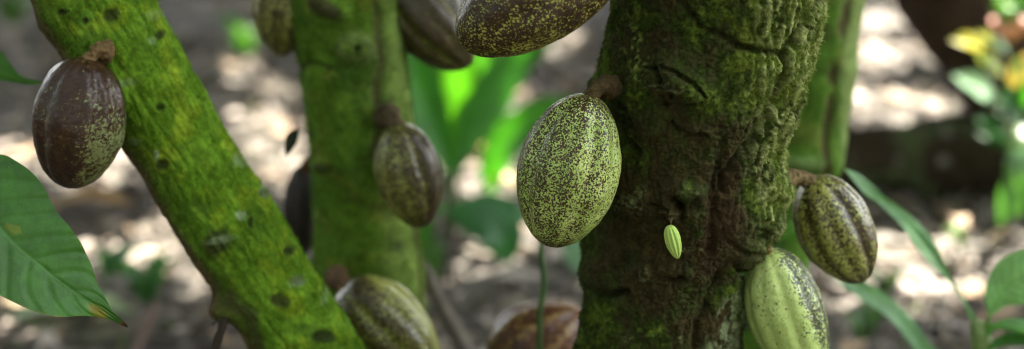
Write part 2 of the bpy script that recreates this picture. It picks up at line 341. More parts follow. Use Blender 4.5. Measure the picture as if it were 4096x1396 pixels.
def shade_back(V, G, px, py, fr, ct, st, rr):
    n = len(V); wx = px + 22 * noise(V, 18, 340)
    d = .007 * fbm(V, 9, 3, 301) + .002 * fbm(G * [1, 1, .3], 40, 3, 304)
    s = fr * np.exp(-(seg_dist(wx, py, [(3470, -300), (3400, 20), (3355, 190), (3325, 400), (3310, 560), (3300, 720)]) * (1 + .5 * noise(V, 20, 341)) / 20) ** 2) * sm(fbm(V, 30, 2, 342), -.5, .1); d -= .006 * s
    d += fr * .014 * np.exp(-ell(px, py, 3200, 655, 110, 40) ** 2)
    b = fbm(V, 26, 3, 361); c = rep((.062, .13, .014), n); c = mixc(c, (.10, .15, .022), sm(b, .1, .4))
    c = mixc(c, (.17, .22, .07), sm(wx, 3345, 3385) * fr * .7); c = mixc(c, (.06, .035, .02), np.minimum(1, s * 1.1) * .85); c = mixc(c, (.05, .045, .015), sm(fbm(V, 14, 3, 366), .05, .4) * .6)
    c = mixc(c, (.13, .19, .06), fr * sm(ell(px, py, 3200, 655, 100, 38), 1.2, .6) * .7)
    return d, c
def shade_dark(V, G, px, py, fr, ct, st, rr):
    d = .008 * fbm(V, 7, 3, 401) + .003 * fbm(G * [1, 1, .3], 40, 2, 404); c = color_var(V, (.042, .027, .016), 12, .6); return d, c

tree_main = empty('cacao_tree', (at(2640, 1396, 1.56)[0], 1.56, 0), 'large sharp cacao trunk with rough brown mossy bark and a knotty scar', 'tree', 'cacao trees')
m0 = at(2640, 1396, 1.56)
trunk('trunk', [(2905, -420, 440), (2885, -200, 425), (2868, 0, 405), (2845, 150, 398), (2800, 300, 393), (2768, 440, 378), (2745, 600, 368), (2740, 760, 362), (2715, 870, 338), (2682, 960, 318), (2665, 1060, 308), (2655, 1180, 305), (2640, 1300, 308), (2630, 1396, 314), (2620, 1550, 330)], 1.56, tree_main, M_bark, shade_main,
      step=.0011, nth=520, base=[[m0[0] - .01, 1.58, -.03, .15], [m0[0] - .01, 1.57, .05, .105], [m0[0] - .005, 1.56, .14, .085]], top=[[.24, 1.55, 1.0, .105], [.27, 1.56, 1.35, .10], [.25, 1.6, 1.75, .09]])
tree_lean = empty('cacao_tree', (at(1800, 1396, 1.62)[0], 1.66, 0), 'slanting cacao trunk at the left, bright yellow-green moss with dark round scars', 'tree', 'cacao trees')
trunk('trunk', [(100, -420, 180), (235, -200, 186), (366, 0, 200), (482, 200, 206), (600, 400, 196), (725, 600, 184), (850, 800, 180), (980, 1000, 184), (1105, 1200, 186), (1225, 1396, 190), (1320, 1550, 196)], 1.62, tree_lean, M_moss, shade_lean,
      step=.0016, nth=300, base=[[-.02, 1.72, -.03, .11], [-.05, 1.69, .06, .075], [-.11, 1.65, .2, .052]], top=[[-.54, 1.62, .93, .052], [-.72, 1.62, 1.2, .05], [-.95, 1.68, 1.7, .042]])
tree_mid = empty('cacao_tree', (at(1480, 1396, 1.86)[0], 1.86, 0), 'upright green mossy cacao trunk with a dark seam, just behind the slanting one', 'tree', 'cacao trees')
m1 = at(1490, 1396, 1.86)
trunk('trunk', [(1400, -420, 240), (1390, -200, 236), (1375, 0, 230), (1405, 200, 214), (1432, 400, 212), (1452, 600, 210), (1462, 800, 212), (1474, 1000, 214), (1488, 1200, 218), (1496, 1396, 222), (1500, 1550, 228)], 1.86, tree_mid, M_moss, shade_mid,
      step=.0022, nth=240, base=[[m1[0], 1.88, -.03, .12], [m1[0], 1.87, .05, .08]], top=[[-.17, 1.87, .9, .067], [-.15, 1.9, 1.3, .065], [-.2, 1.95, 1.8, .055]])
tree_back = empty('cacao_tree', (at(3040, 1396, 2.0)[0], 2.0, 0), 'slim green trunk with a brown groove, close behind the large rough one', 'tree', 'cacao trees')
m2 = at(3030, 1396, 2.0)
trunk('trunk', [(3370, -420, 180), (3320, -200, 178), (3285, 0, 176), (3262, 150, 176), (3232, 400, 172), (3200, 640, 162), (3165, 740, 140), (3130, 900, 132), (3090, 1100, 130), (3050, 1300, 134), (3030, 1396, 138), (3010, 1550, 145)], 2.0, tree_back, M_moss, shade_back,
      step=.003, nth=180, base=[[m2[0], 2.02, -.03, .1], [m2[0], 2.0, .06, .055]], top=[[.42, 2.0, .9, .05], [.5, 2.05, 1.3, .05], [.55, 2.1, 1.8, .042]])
tree_far = empty('dark_tree', (*on_ground(4250, 760)[:2], 0), 'blurred dark brown leaning trunk in the upper right corner behind yellow and green leaves', 'tree')
g5 = on_ground(4230, 800)
trunk('trunk', [(3740, -300, 270, 3.5), (3890, 0, 265, 3.45), (4020, 200, 250, 3.4), (4130, 420, 235, 3.35), (4220, 620, 240, 3.3)], 3.4, tree_far, M_bark, shade_dark,
      step=.012, nth=64, base=[[g5[0] + .02, g5[1], -.03, .16], [g5[0], g5[1], .1, .11]], top=[[.6, 3.6, 1.1, .1], [.4, 3.7, 1.6, .09], [.3, 3.8, 2.1, .08]])
# moss: thousands of hair-thin strands standing off the bark of the two nearest trunks
def moss(tr, n, ln, wd, gmin, seed):
    me = tr.data; nv = len(me.vertices); P = np.empty(nv * 3, np.float32); me.vertices.foreach_get('co', P); P = P.reshape(-1, 3).astype(float)
    N = np.empty(nv * 3, np.float32); me.vertex_normals.foreach_get('vector', N); N = N.reshape(-1, 3).astype(float)
    c = np.empty(nv * 4, np.float32); me.color_attributes['Col'].data.foreach_get('color', c); c = c.reshape(-1, 4)[:, :3].astype(float)
    M = np.array(tr.matrix_world); W = P @ M[:3, :3].T + M[:3, 3]; px, py, _ = project(W)
    ok = np.where((c[:, 1] > gmin) & (c[:, 1] > c[:, 0] * 1.08) & (py > -200) & (py < 1600) & (N[:, 1] < .25) & (noise(W, 40, seed) > -.12))[0]
    i = rng.choice(ok, n); p = W[i] + rng.normal(0, .0006, (n, 3)); nn = N[i]
    t = norm(np.cross(nn, rng.normal(0, 1, (n, 3)))); d = norm(nn * .8 + rng.normal(0, .55, (n, 3)) + [0, 0, -.25]); L = (ln * rng.uniform(.5, 1.4, n))[:, None]
    V = np.stack([p - t * wd, p + t * wd, p + d * L], 1).reshape(-1, 3)
    C = np.repeat(c[i] * rng.uniform(.75, 1.5, (n, 1)), 3, 0)
    o = mesh('moss', V, np.arange(n * 3).reshape(-1, 3), M_mosshair, None, col=C, smooth=False); pr = tr.parent
    o.parent = pr; o.matrix_parent_inverse = pr.matrix_world.inverted(); o['kind'] = 'stuff'
M_mosshair = leaf_mat('moss_strand', .8, .35, .15, (1, 1.15, .5), 40)
bpy.context.view_layer.update()
moss(tree_main.children[0], 60000, .0026, .00035, .045, 71)
moss(tree_lean.children[0], 45000, .0024, .0004, .08, 72)
moss(tree_mid.children[0], 25000, .0032, .0005, .08, 73)
# ------------------------------------------------------------------ PODS
def pod(top, bot, hw, Y, mat, label, spotf, roll=0., bend=0., Y2=None, ridge=.045, nl=150, nt=160, stalk=None, stalk_r=(.006, .008), stalk_col=(.12, .062, .03), shape=(.92, .60), warts=.0008, name='cacao_pod', cat='cacao pod', group='cacao pods on the trunks', extra=None):
    Y2 = Y2 or Y; a = at(*top, Y); b = at(*bot, Y2); Rm = m_px(hw, (top[0] + bot[0]) / 2, (top[1] + bot[1]) / 2, (Y + Y2) / 2)
    root = empty(name, a, label, cat, group)
    t = (1 - np.cos(np.linspace(0.0, 1, nl) * np.pi)) / 2; t = t * .55 + .45 * np.linspace(0, 1, nl)
    ax = norm(b - a); L = np.linalg.norm(b - a); side = norm(np.cross(ax, [0, -1., 0])); nrm = np.cross(side, ax)
    C = a + ax * (t * L)[:, None] + side * (bend * Rm * np.sin(np.pi * t))[:, None]
    r = Rm * np.sin(np.pi * np.clip(t, 0, 1) ** shape[0]) ** shape[1]; r[0] = r[-1] = Rm * .01
    th = np.linspace(0, 2 * np.pi, nt, endpoint=False); TT = np.repeat(t, nt); TH = np.tile(th, nl); phi = TH + roll
    n1 = np.cos(5 * phi); n2 = np.cos(10 * phi)
    fade = np.sin(np.pi * np.clip(TT, 0.02, .98)) ** .5
    rid = (-np.exp(-((1 - n1) / .35)) * .9 - np.exp(-((1 + n1) / .28)) * .5 + .16)   # five deep and five shallow furrows
    D = (nrm[None] * np.cos(th)[:, None] + side[None] * np.sin(th)[:, None])
    V = (C[:, None] + D[None] * r[:, None, None]).reshape(-1, 3); Dn = np.tile(D, (nl, 1))
    disp = 1.7 * ridge * Rm * rid * fade * (1 + .5 * noise(V, 25, 3)) + (warts * 1.6 * fbm(V, 55, 2, 5) + warts * np.abs(noise(V, 170, 6)) + .0012 * noise(V, 22, 2)) * np.minimum(1, np.repeat(r, nt) / (.4 * Rm))
    V = V + Dn * disp[:, None]
    sp = np.clip(spotf(TT, TH, phi, rid, V), 0, 1)
    mesh('husk', V, grid_faces(nl, nt), mat, root, attrs={'spot': sp})
    if stalk is not None:
        q = at(stalk[0], stalk[1], stalk[2] if len(stalk) > 2 else Y)
        mid = (a + q) / 2 + np.array([0, 0, .004]); a2 = a + ax * .006
        tube('stalk', [a2, mid, q], [stalk_r[0], (stalk_r[0] + stalk_r[1]) * .46, stalk_r[1] * 1.25], M_bark, root, 60, 36, stalk_col, .0034, 130)
    return root
# theta = 0 faces the viewer, +90 deg is photo-left for a hanging pod (side = ax x -Y)
LG, LG2 = (.34, .45, .13), (.24, .35, .09); BR, BR2 = (.045, .024, .014), (.085, .042, .022)
P_speck = pod_mat('pod_speckled_green', (.42, .52, .15), (.30, .41, .09), (.018, .009, .003), (.05, .026, .008), 600, .022, .36, .15)
P_brownspeck = pod_mat('pod_brown_flecked', (.36, .37, .08), (.27, .29, .05), (.040, .018, .005), (.024, .012, .004), 480, .025, .40, .10)
P_purple = pod_mat('pod_purple_brown', (.21, .25, .11), (.17, .19, .06), (.046, .020, .008), (.030, .013, .006), 340, .11, .32, .3)
P_olive = pod_mat('pod_olive', (.31, .33, .08), (.22, .23, .045), (.030, .021, .007), (.050, .035, .013), 420, .05, .33, .3)
P_pale = pod_mat('pod_pale_green', (.42, .52, .16), (.37, .49, .13), (.025, .03, .012), (.06, .065, .03), 460, .03, .38, .25)
P_redbrown = pod_mat('pod_red_brown', (.27, .18, .05), (.20, .12, .04), (.085, .030, .010), (.055, .022, .010), 160, .12, .35, .3)
P_black = pod_mat('pod_blackened', (.03, .022, .015), (.025, .018, .012), (.012, .009, .008), (.02, .012, .01), 200, .1, .6, .05)
P_tiny = pod_mat('pod_young', (.42, .55, .13), (.36, .52, .10), (.10, .12, .03), (.07, .08, .03), 1500, .05, .45, .1)
pi = math.pi
def sE(t, th, phi, rid, V):   # photo-left has th>0?  use world x instead
    px, py, _ = project(V)
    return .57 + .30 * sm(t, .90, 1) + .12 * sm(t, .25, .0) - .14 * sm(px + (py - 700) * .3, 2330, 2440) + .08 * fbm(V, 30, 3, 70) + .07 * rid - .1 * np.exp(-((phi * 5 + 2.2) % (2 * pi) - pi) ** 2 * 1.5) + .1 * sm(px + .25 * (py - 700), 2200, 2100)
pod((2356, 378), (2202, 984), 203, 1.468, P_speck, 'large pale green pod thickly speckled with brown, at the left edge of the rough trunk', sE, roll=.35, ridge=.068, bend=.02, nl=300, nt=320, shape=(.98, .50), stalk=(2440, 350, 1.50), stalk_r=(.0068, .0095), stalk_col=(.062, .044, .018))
def sD(t, th, phi, rid, V):
    px, py, _ = project(V); return .70 + .12 * fbm(V, 35, 3, 71) - .30 * sm(py + .35 * (px - 2130), 130, 250) * sm(fbm(V, 60, 2, 72), -.3, .25) + .08 * sm(py, 60, -40) + .05 * rid
pod((2475, -165), (1832, 168), 205, 1.462, P_brownspeck, 'dark brown pod flecked with yellow-green at the top, left of the rough trunk', sD, roll=.1, ridge=.035, bend=.12, nl=280, nt=320, shape=(1.0, .50), stalk=(2560, -230, 1.49), stalk_r=(.008, .012))
def sA(t, th, phi, rid, V):
    px, py, _ = project(V); return .93 - .50 * sm(px + (745 - py) * -.12 + 90 * fbm(V, 30, 3, 4), 230, 430) * sm(py, 300, 600) + .22 * fbm(V, 60, 2, 73) - .10 * np.exp(-(rid + .6) ** 2 * 20)
pod((346, 232), (276, 748), 184, 1.54, P_purple, 'glossy purple-brown pod with greenish mottled side, hanging from the slanting trunk', sA, roll=.6, ridge=.05, bend=-.03, stalk=(432, 205, 1.56), shape=(.92, .48), stalk_r=(.0062, .0085), stalk_col=(.17, .11, .05), nl=220, nt=240)
def sB(t, th, phi, rid, V): return .5 + .25 * fbm(V, 40, 3, 74) + .22 * rid
pod((1165, -190), (1118, 226), 135, 1.86, P_olive, 'brown and yellow-green pod half hidden behind the left side of the upright trunk', lambda t, th, phi, rid, V: .62 + .2 * fbm(V, 40, 3, 74) + .25 * rid, roll=.2, ridge=.05, stalk=(1260, -230, 1.86))
pod((1530, -110), (1880, 262), 150, 1.88, P_olive, 'blurred brown pod slanting out from behind the right side of the upright trunk', lambda t, th, phi, rid, V: .86 + .15 * fbm(V, 40, 3, 75) + .3 * rid, roll=.9, ridge=.06, shape=(.95, .50), stalk=(1480, -160, 1.86))
def sF(t, th, phi, rid, V):
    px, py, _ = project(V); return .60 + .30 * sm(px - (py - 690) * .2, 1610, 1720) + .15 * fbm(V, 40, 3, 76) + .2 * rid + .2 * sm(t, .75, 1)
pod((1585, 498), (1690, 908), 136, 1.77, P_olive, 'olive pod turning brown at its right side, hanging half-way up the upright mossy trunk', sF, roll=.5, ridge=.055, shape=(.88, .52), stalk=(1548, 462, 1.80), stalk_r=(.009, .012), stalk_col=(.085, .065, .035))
def sG(t, th, phi, rid, V):
    px, py, _ = project(V); return .62 + .16 * fbm(V, 40, 3, 77) + .2 * rid - .3 * sm(px * .8 - (py - 1396) * .8, 1380, 1440) + .15 * sm(t, .3, 0)
pod((1372, 1150), (1742, 1500), 165, 1.73, P_olive, 'brownish olive pod with pale ribs low on the upright trunk at the bottom edge', sG, roll=.2, ridge=.055, shape=(.78, .50), stalk=(1345, 1110, 1.79), stalk_r=(.008, .011), stalk_col=(.12, .075, .04))
pod((2010, 1610), (2325, 1236), 185, 1.84, P_redbrown, 'reddish brown pod with tan ribs at the bottom behind the thin green stem', lambda t, th, phi, rid, V: .82 + .15 * fbm(V, 40, 3, 78) - .3 * np.exp(-((rid - .1) / .12) ** 2), roll=.3, ridge=.06, bend=-.25, shape=(1.0, .52), stalk=None)
def sI(t, th, phi, rid, V):
    px, py, _ = project(V); return .44 + .12 * fbm(V, 40, 3, 79) - .75 * np.minimum(rid, 0) * .45 + .30 * sm(t, .8, 1) + .18 * sm(px - (py - 900) * .5, 3370, 3460)
pod((3250, 712), (3452, 1124), 150, 1.60, P_olive, 'olive green pod with dark furrows, the higher of two right of the rough trunk', sI, roll=.55, ridge=.07, bend=.06, shape=(.88, .50), stalk=(3120, 735, 1.575), stalk_r=(.0065, .010), stalk_col=(.12, .088, .04), nl=220, nt=240)
def sJ(t, th, phi, rid, V):
    px, py, _ = project(V); q = (px - 3060) - (py - 1000) * .46
    return .12 + .42 * sm(q, 5, 80) * (1 - .3 * sm(q, 150, 260)) + .14 * fbm(V, 40, 3, 80) - .35 * np.minimum(rid, 0) * sm(q, 20, 80) + .06
pod((3068, 1004), (3262, 1560), 152, 1.535, P_pale, 'pale lime green pod with dark dots, the lower of two right of the rough trunk', sJ, roll=.05, ridge=.06, bend=.07, shape=(.80, .52), stalk=(3000, 965, 1.53), stalk_r=(.0065, .009), stalk_col=(.19, .10, .05), nl=240, nt=260)
pod((2676, 902), (2712, 1034), 32, 1.462, P_tiny, 'tiny bright green ribbed pod dangling in the middle of the rough brown trunk', lambda t, th, phi, rid, V: .12 + .2 * fbm(V, 120, 2, 81) - .15 * np.minimum(rid, 0), roll=.3, ridge=.16, warts=.0002, nl=90, nt=120, shape=(.8, .5), stalk=(2692, 872, 1.478), stalk_r=(.0014, .0026), stalk_col=(.09, .06, .03))
pod((1215, 660), (1210, 1020), 76, 1.96, P_black, 'withered blackish pod in the gap between the slanting and the upright trunk', lambda t, th, phi, rid, V: .5 + .2 * fbm(V, 40, 2, 82), roll=.2, ridge=.12, shape=(.85, .55), stalk=(1290, 655, 1.9))
# ------------------------------------------------------------------ LEAVES
def leaf(name, mid, hws, mat, parent, col=(.05, .12, .03), nu=40, nv=15, face=(0, -1., .4), fold=.18, veins=7, wave=.0, vein_col=None, quilt=.0, colf=None):
    """mid: world points from base to tip; hws: half widths in metres at evenly spaced stations"""
    C, L = spline(np.array(mid), nu); u = np.linspace(0, 1, nu); w = np.interp(u, np.linspace(0, 1, len(hws)), hws)
    if len(hws) > 3:
        hs, _ = spline(np.c_[np.linspace(0, 1, len(hws)), hws, np.zeros(len(hws))], 200); w = np.maximum(np.interp(u, hs[:, 0], hs[:, 1]), 1e-4)
    T = norm(np.gradient(C, axis=0)); f = np.array(face, float); S = norm(np.cross(T, f)); N = np.cross(S, T)
    v = np.linspace(-1, 1, nv); U = np.repeat(u, nv); Vv = np.tile(v, nu)
    ph = U * veins - np.abs(Vv) ** 1.2 * 1.1 * veins / 7 + .22 * np.sin(U * 23 + Vv * 1.5) * (1 - U) + .25 * (Vv > 0); vd = np.abs(ph - np.round(ph)) * 2           # 0 on a side vein, 1 between
    P = np.repeat(C, nv, 0) + np.repeat(S, nv, 0) * (np.repeat(w, nv) * Vv * (1 + .03 * wave * 0))[:, None]
    h = np.repeat(w, nv) * fold * np.abs(Vv) + quilt * sm(vd, 0, .6) * sm(np.abs(Vv), 0, .12) - .3 * quilt * (1 - sm(np.abs(Vv), 0, .06)) + wave * np.sin(U * 17 + Vv * 2) * np.abs(Vv) ** 1.5
    P = P + np.repeat(N, nv, 0) * h[:, None]
    c = color_var(P, col, 50, .22)
    vc = vein_col if vein_col is not None else [min(1, x * 1.5 + .01) for x in col]
    k = np.maximum((1 - sm(vd, .02, .10)) * .42 * (1 - np.abs(Vv) * .5), 1 - sm(np.abs(Vv), .01, .05))
    c = mixc(c, vc, k * .7)
    if colf: c = colf(c, U, Vv, P)
    return mesh(name, P, grid_faces(nu, nv, False), mat, parent, col=c)
def pl(pts, Y): return [at(p[0], p[1], p[2] if len(p) > 2 else Y) for p in pts]
# sapling at the left edge: stem just outside the frame, big leaf in front, small leaf above
sap = empty('cacao_sapling', (*on_ground(-700, 1900)[:2], 0), 'cacao sapling at the left edge with one big brown-tipped green leaf', 'plant')
sb = at(-420, 300, 1.5); sroot = np.array([sb[0] - .02, sb[1] + .06, -.01]); sap.location = Vector((float(sroot[0]), float(sroot[1]), 0)); bpy.context.view_layer.update()
tube('stem', [sroot, [sroot[0] - .01, sroot[1], .3], at(-430, 560, 1.5), sb, at(-410, -200, 1.55)], [.009, .008, .007, .006, .004], M_wood, sap, 60, 14, (.08, .09, .03))
tube('petiole', pl([(-425, 500, 1.5), (-340, 520, 1.46), (-200, 640, 1.44)], 1.45), [.003, .0022, .0026], M_leaf, sap, 20, 8, (.10, .17, .04))
def bigleaf(c, U, Vv, P):
    px, py, _ = project(P); q = noise(P, 60, 5); q2 = fbm(P, 90, 3, 6); net = np.abs(noise(P, 170, 8)); c = c * (1 + .18 * fbm(P, 22, 3, 7) - .16 * (1 - sm(net, 0, .07)))[:, None]
    c = mixc(c, (.20, .20, .02), sm(ell(px, py, 70, 905, 42, 34) + 1.6 * q2, .9, .2) * .5)
    c = mixc(c, (.19, .17, .02), sm(ell(px, py, 380, 1240, 46, 22, 35) + .8 * q, 1.3, .6) * .9)
    c = mixc(c, (.20, .13, .03), sm(U + .02 * q2, .945, .965)); c = mixc(c, (.07, .035, .02), sm(U + .015 * q, .965, .99))
    edge = sm(np.abs(Vv) + .08 * q2, .955, .99) * sm(Vv * 1.0, -.2, .3) * 0
    c = mixc(c, (.17, .16, .02), sm(np.abs(Vv) + .06 * q2, .95, 1.0) * sm(U, .5, .7) * .6 + edge)
    return c
leaf('leaf', pl([(-200, 640, 1.44), (-80, 800, 1.43), (40, 955, 1.42), (150, 1052, 1.42), (260, 1140, 1.425), (370, 1212, 1.43), (440, 1262, 1.435), (508, 1308, 1.44)], 1.43),
     [.001, .036, .046, .050, .048, .045, .041, .036, .028, .014, .004, .0008], M_leaf, sap, (.052, .15, .026), 260, 90, (.25, -1., .7), .10, 9.5, .0022, (.075, .19, .045), .0014, bigleaf)
tube('petiole', pl([(-400, 20, 1.53), (-300, 120, 1.6), (-220, 190, 1.66)], 1.6), [.0025, .002, .002], M_leaf, sap, 16, 8, (.10, .17, .04))
leaf('leaf', pl([(-220, 190, 1.66), (-120, 225), (0, 285), (70, 318), (125, 330), (165, 332)], 1.68), [.0015, .012, .020, .018, .010, .004, .0012], M_leaf, sap, (.05, .15, .02), 50, 15, (0, -1., 1.2), .3, 9, .001, (.10, .2, .04))
# twig and scrap of leaf on the upright tree's left side, shoot under the slanting tree (parts of those trees)
tube('twig', pl([(1270, 560, 1.84), (1225, 528, 1.82), (1195, 515, 1.80)], 1.8), [.0016, .0012, .0008], M_wood, tree_mid, 12, 8, (.03, .025, .018))
leaf('leaf', pl([(1196, 514, 1.8), (1172, 545), (1158, 585), (1146, 625)], 1.8), [.0006, .0058, .0066, .004, .0005], M_leaf, tree_mid, (.018, .022, .012), 20, 9, (0, -1, .2), .3)
tube('twig', pl([(935, 1235, 1.60), (905, 1262, 1.58), (885, 1320, 1.57), (862, 1396, 1.57), (850, 1480, 1.58)], 1.6), [.0065, .0042, .0042, .0038, .003], M_wood, tree_lean, 40, 14, (.03, .022, .014), .002)
tube('twig', pl([(897, 1290, 1.58), (870, 1285, 1.57), (850, 1300, 1.57)], 1.6), [.0022, .0016, .001], M_wood, tree_lean, 14, 8, (.03, .03, .016))
# thin green stem below the speckled pod
th_ = empty('seedling', (*at(2150, 1396, 1.78)[:2], 0), 'thin upright green stem rising behind the large speckled pod', 'plant'); sx = at(2155, 1396, 1.78)
tube('stem', [[sx[0] - .01, 1.79, -.01], [sx[0] - .006, 1.785, .15], at(2156, 1396, 1.78), at(2160, 1250, 1.78), at(2176, 1130, 1.78), at(2168, 1040, 1.78), at(2166, 960, 1.78), at(2185, 800, 1.78), at(2210, 640, 1.78)], [.004, .0038, .0034, .0032, .0038, .003, .0026, .002, .0014], M_leaf, th_, 120, 12, (.055, .12, .03))
leaf('leaf', pl([(2210, 640), (2240, 560), (2290, 520), (2330, 540)], 1.76), [.001, .012, .014, .008, .001], M_leaf, th_, (.05, .13, .03), 24, 9)
# right-hand plant with strap leaves
hp = empty('broadleaf_plant', (*on_ground(3925, 1780)[:2], 0), 'green plant in the lower right corner with long narrow blades and a broad leaf', 'plant')
hY = 1.78; hb = at(3930, 1420, hY); hp.location = Vector((float(hb[0]), hY, 0)); bpy.context.view_layer.update()
tube('stem', [[hb[0] + .01, hY, -.01], [hb[0] + .004, hY, .12], at(3950, 1520, hY), at(3935, 1400, hY), at(3915, 1320, hY), at(3900, 1280, hY)], [.006, .006, .008, .012, .010, .004], M_leaf, hp, 60, 16, (.24, .33, .12), .002)
BG = (.12, .25, .10)
leaf('leaf', pl([(3903, 1300, 1.78), (3868, 1225, 1.79), (3820, 1150, 1.81), (3762, 1075, 1.83), (3705, 990, 1.85), (3640, 905, 1.86), (3560, 830, 1.86), (3480, 765, 1.85), (3430, 720, 1.84), (3378, 676, 1.83)], 1.8),
     [.0028, .0028, .003, .0045, .0085, .0115, .010, .0075, .005, .0072, .0065, .001], M_leaf, hp, BG, 140, 17, (.3, -1., .5), .25, 14, .0018, (.14, .25, .09), .0)
leaf('leaf', pl([(3940, 1500, 1.8), (3820, 1460, 1.84), (3700, 1400, 1.88), (3620, 1300, 1.9), (3540, 1225, 1.9), (3450, 1165, 1.9), (3340, 1090, 1.9), (3250, 1030, 1.9)], 1.9), [.003, .004, .007, .010, .012, .0125, .011, .008, .001], M_leaf, hp, BG, 120, 15, (.3, -1., .8), .25, 14, .0015, (.15, .27, .11))
leaf('leaf', pl([(3958, 1262), (3990, 1190), (4050, 1130), (4140, 1080), (4260, 1040)], 1.77), [.001, .012, .022, .028, .029, .024, .014, .001], M_leaf, hp, (.15, .31, .11), 80, 31, (.1, -1., .3), .10, 10, .001, (.12, .27, .06), .0008)
tube('petiole', pl([(3958, 1264), (3945, 1300), (3938, 1350)], 1.775), [.0022, .003, .004], M_leaf, hp, 12, 8, (.09, .22, .02))
leaf('leaf', pl([(3945, 1345), (3975, 1312), (4040, 1305), (4120, 1325), (4220, 1360)], 1.76), [.002, .006, .010, .012, .011, .001], M_leaf, hp, (.05, .17, .015), 50, 13, (0, -.5, 1.), .35)
leaf('leaf', pl([(3950, 1400), (4000, 1372), (4070, 1362), (4160, 1372)], 1.76), [.002, .007, .010, .009, .001], M_leaf, hp, (.05, .15, .03), 40, 13, (0, -.5, 1.), .3)
# dark green leaves behind the two right pods
wk = empty('understorey_plant', (*at(3180, 1396, 1.9)[:2], 0), 'small green-leaved plant mostly hidden behind the two right-hand pods', 'plant'); wx_ = at(3150, 1396, 1.88)
tube('stem', [[wx_[0], 1.88, -.01], at(3140, 1396, 1.88), at(3150, 1100, 1.87), at(3120, 960, 1.86)], [.004, .0035, .003, .002], M_leaf, wk, 40, 8, (.04, .10, .02))
leaf('leaf', pl([(3120, 960), (3190, 925), (3240, 960), (3285, 1030)], 1.84), [.001, .014, .016, .009, .001], M_leaf, wk, (.07, .19, .015), 30, 11, (0, -.6, 1.))
leaf('leaf', pl([(3130, 1000), (3080, 930), (3050, 870), (3080, 800)], 1.85), [.001, .018, .024, .016, .001], M_leaf, wk, (.03, .09, .012), 30, 11)
leaf('leaf', pl([(3145, 1200), (3050, 1190), (2990, 1250), (2960, 1340)], 1.82), [.001, .016, .02, .012, .001], M_leaf, wk, (.016, .04, .012), 30, 11)
# strap-leaved clump seen behind the middle
fan = empty('strap_leaf_plant', (*at(1805, 700, 3.15)[:2], 0), 'bright green clump of broad strap leaves right of the upright trunk', 'plant'); fb = at(1805, 690, 3.15)
fan.location = Vector((float(fb[0]), float(fb[1]), 0)); bpy.context.view_layer.update()
tube('stem', [[fb[0], fb[1], -.01], [fb[0], fb[1], fb[2] * .5], fb], [.012, .011, .009], M_leafbg, fan, 16, 12, (.08, .14, .04))
GG = (.055, .20, .012)
leaf('leaf', pl([(1800, 700), (1770, 600), (1720, 480), (1670, 340), (1640, 200), (1630, 80)], 3.15), [.008, .022, .036, .044, .046, .036, .004], M_leafbg, fan, (.035, .15, .010), 60, 15, (.4, -1, .3), .2, 5)
leaf('leaf', pl([(1803, 700), (1810, 580), (1815, 450), (1812, 330), (1800, 200), (1790, 90)], 3.2), [.008, .026, .044, .052, .052, .036, .004], M_leafbg, fan, (.08, .21, .018), 60, 15, (0, -1, .3), .2, 5)
leaf('leaf', pl([(1812, 690), (1880, 560), (1950, 430), (2020, 310), (2110, 220), (2220, 160)], 3.1), [.008, .020, .034, .040, .036, .026, .003], M_leafbg, fan, (.045, .16, .022), 60, 15, (-.3, -1, .5), .25, 5)
leaf('leaf', pl([(1815, 690), (1870, 540), (1900, 420), (1930, 310), (1960, 210), (1990, 110)], 3.25), [.008, .024, .034, .038, .034, .024, .003], M_leafbg, fan, (.07, .20, .03), 60, 15, (0, -1, .3), .2, 5)
f2 = empty('strap_leaf_plant', (*on_ground(1985, 760)[:2], 0), 'single broad green strap leaf arching up behind the left edge of the speckled pod', 'plant'); q = on_ground(1960, 760)
f2.location = Vector((float(q[0]), float(q[1]), 0)); bpy.context.view_layer.update()
leaf('leaf', [q + [0, 0, -.01], at(1985, 640, q[1]), at(2060, 540, q[1]), at(2150, 470, q[1]), at(2240, 430, q[1]), at(2330, 420, q[1])], [.008, .026, .038, .040, .036, .024, .003], M_leafbg, f2, (.05, .17, .02), 60, 15, (-.2, -1, .8), .25, 5)
# drooping-leaf seedling in the lower middle
dl = empty('leafy_seedling', (*on_ground(1770, 1130)[:2], 0), 'blurred seedling with drooping dark green leaves between upright trunk and speckled pod', 'plant'); q = on_ground(1775, 1120)
dl.location = Vector((float(q[0]), float(q[1]), 0)); bpy.context.view_layer.update(); dY = q[1]
tube('stem', [q + [0, 0, -.01], at(1770, 980, dY), at(1790, 880, dY), at(1800, 830, dY)], [.004, .0035, .003, .002], M_leafbg, dl, 20, 8, (.05, .1, .02))
leaf('leaf', pl([(1795, 850), (1880, 865), (1960, 900), (2010, 960), (2040, 1060)], dY), [.002, .034, .046, .044, .030, .001], M_leafbg, dl, (.022, .10, .022), 50, 21, (.2, -.8, .8), .2, 8)
leaf('leaf', pl([(1790, 840), (1850, 835), (1960, 830), (2050, 850), (2110, 900)], dY + .1), [.002, .022, .030, .024, .001], M_leafbg, dl, (.03, .12, .03), 40, 15, (0, -.6, 1.), .2, 8)
leaf('leaf', pl([(1790, 850), (1740, 830), (1690, 860), (1660, 960), (1670, 1040)], dY), [.002, .022, .034, .026, .001], M_leafbg, dl, (.05, .14, .025), 40, 15, (0, -.8, .8), .2, 8)
leaf('leaf', pl([(1775, 960), (1740, 1000), (1720, 1070), (1740, 1130)], dY - .05), [.002, .014, .018, .012, .001], M_leafbg, dl, (.06, .12, .03), 40, 15, (0, -.8, .8), .2, 8)
tl = empty('leafy_seedling', (*on_ground(2330, 1200)[:2], 0), 'pale blue-green leaf showing between the speckled pod and the left lip of the rough trunk', 'plant'); q = on_ground(2350, 1190)
tl.location = Vector((float(q[0]), float(q[1]), 0)); bpy.context.view_layer.update()
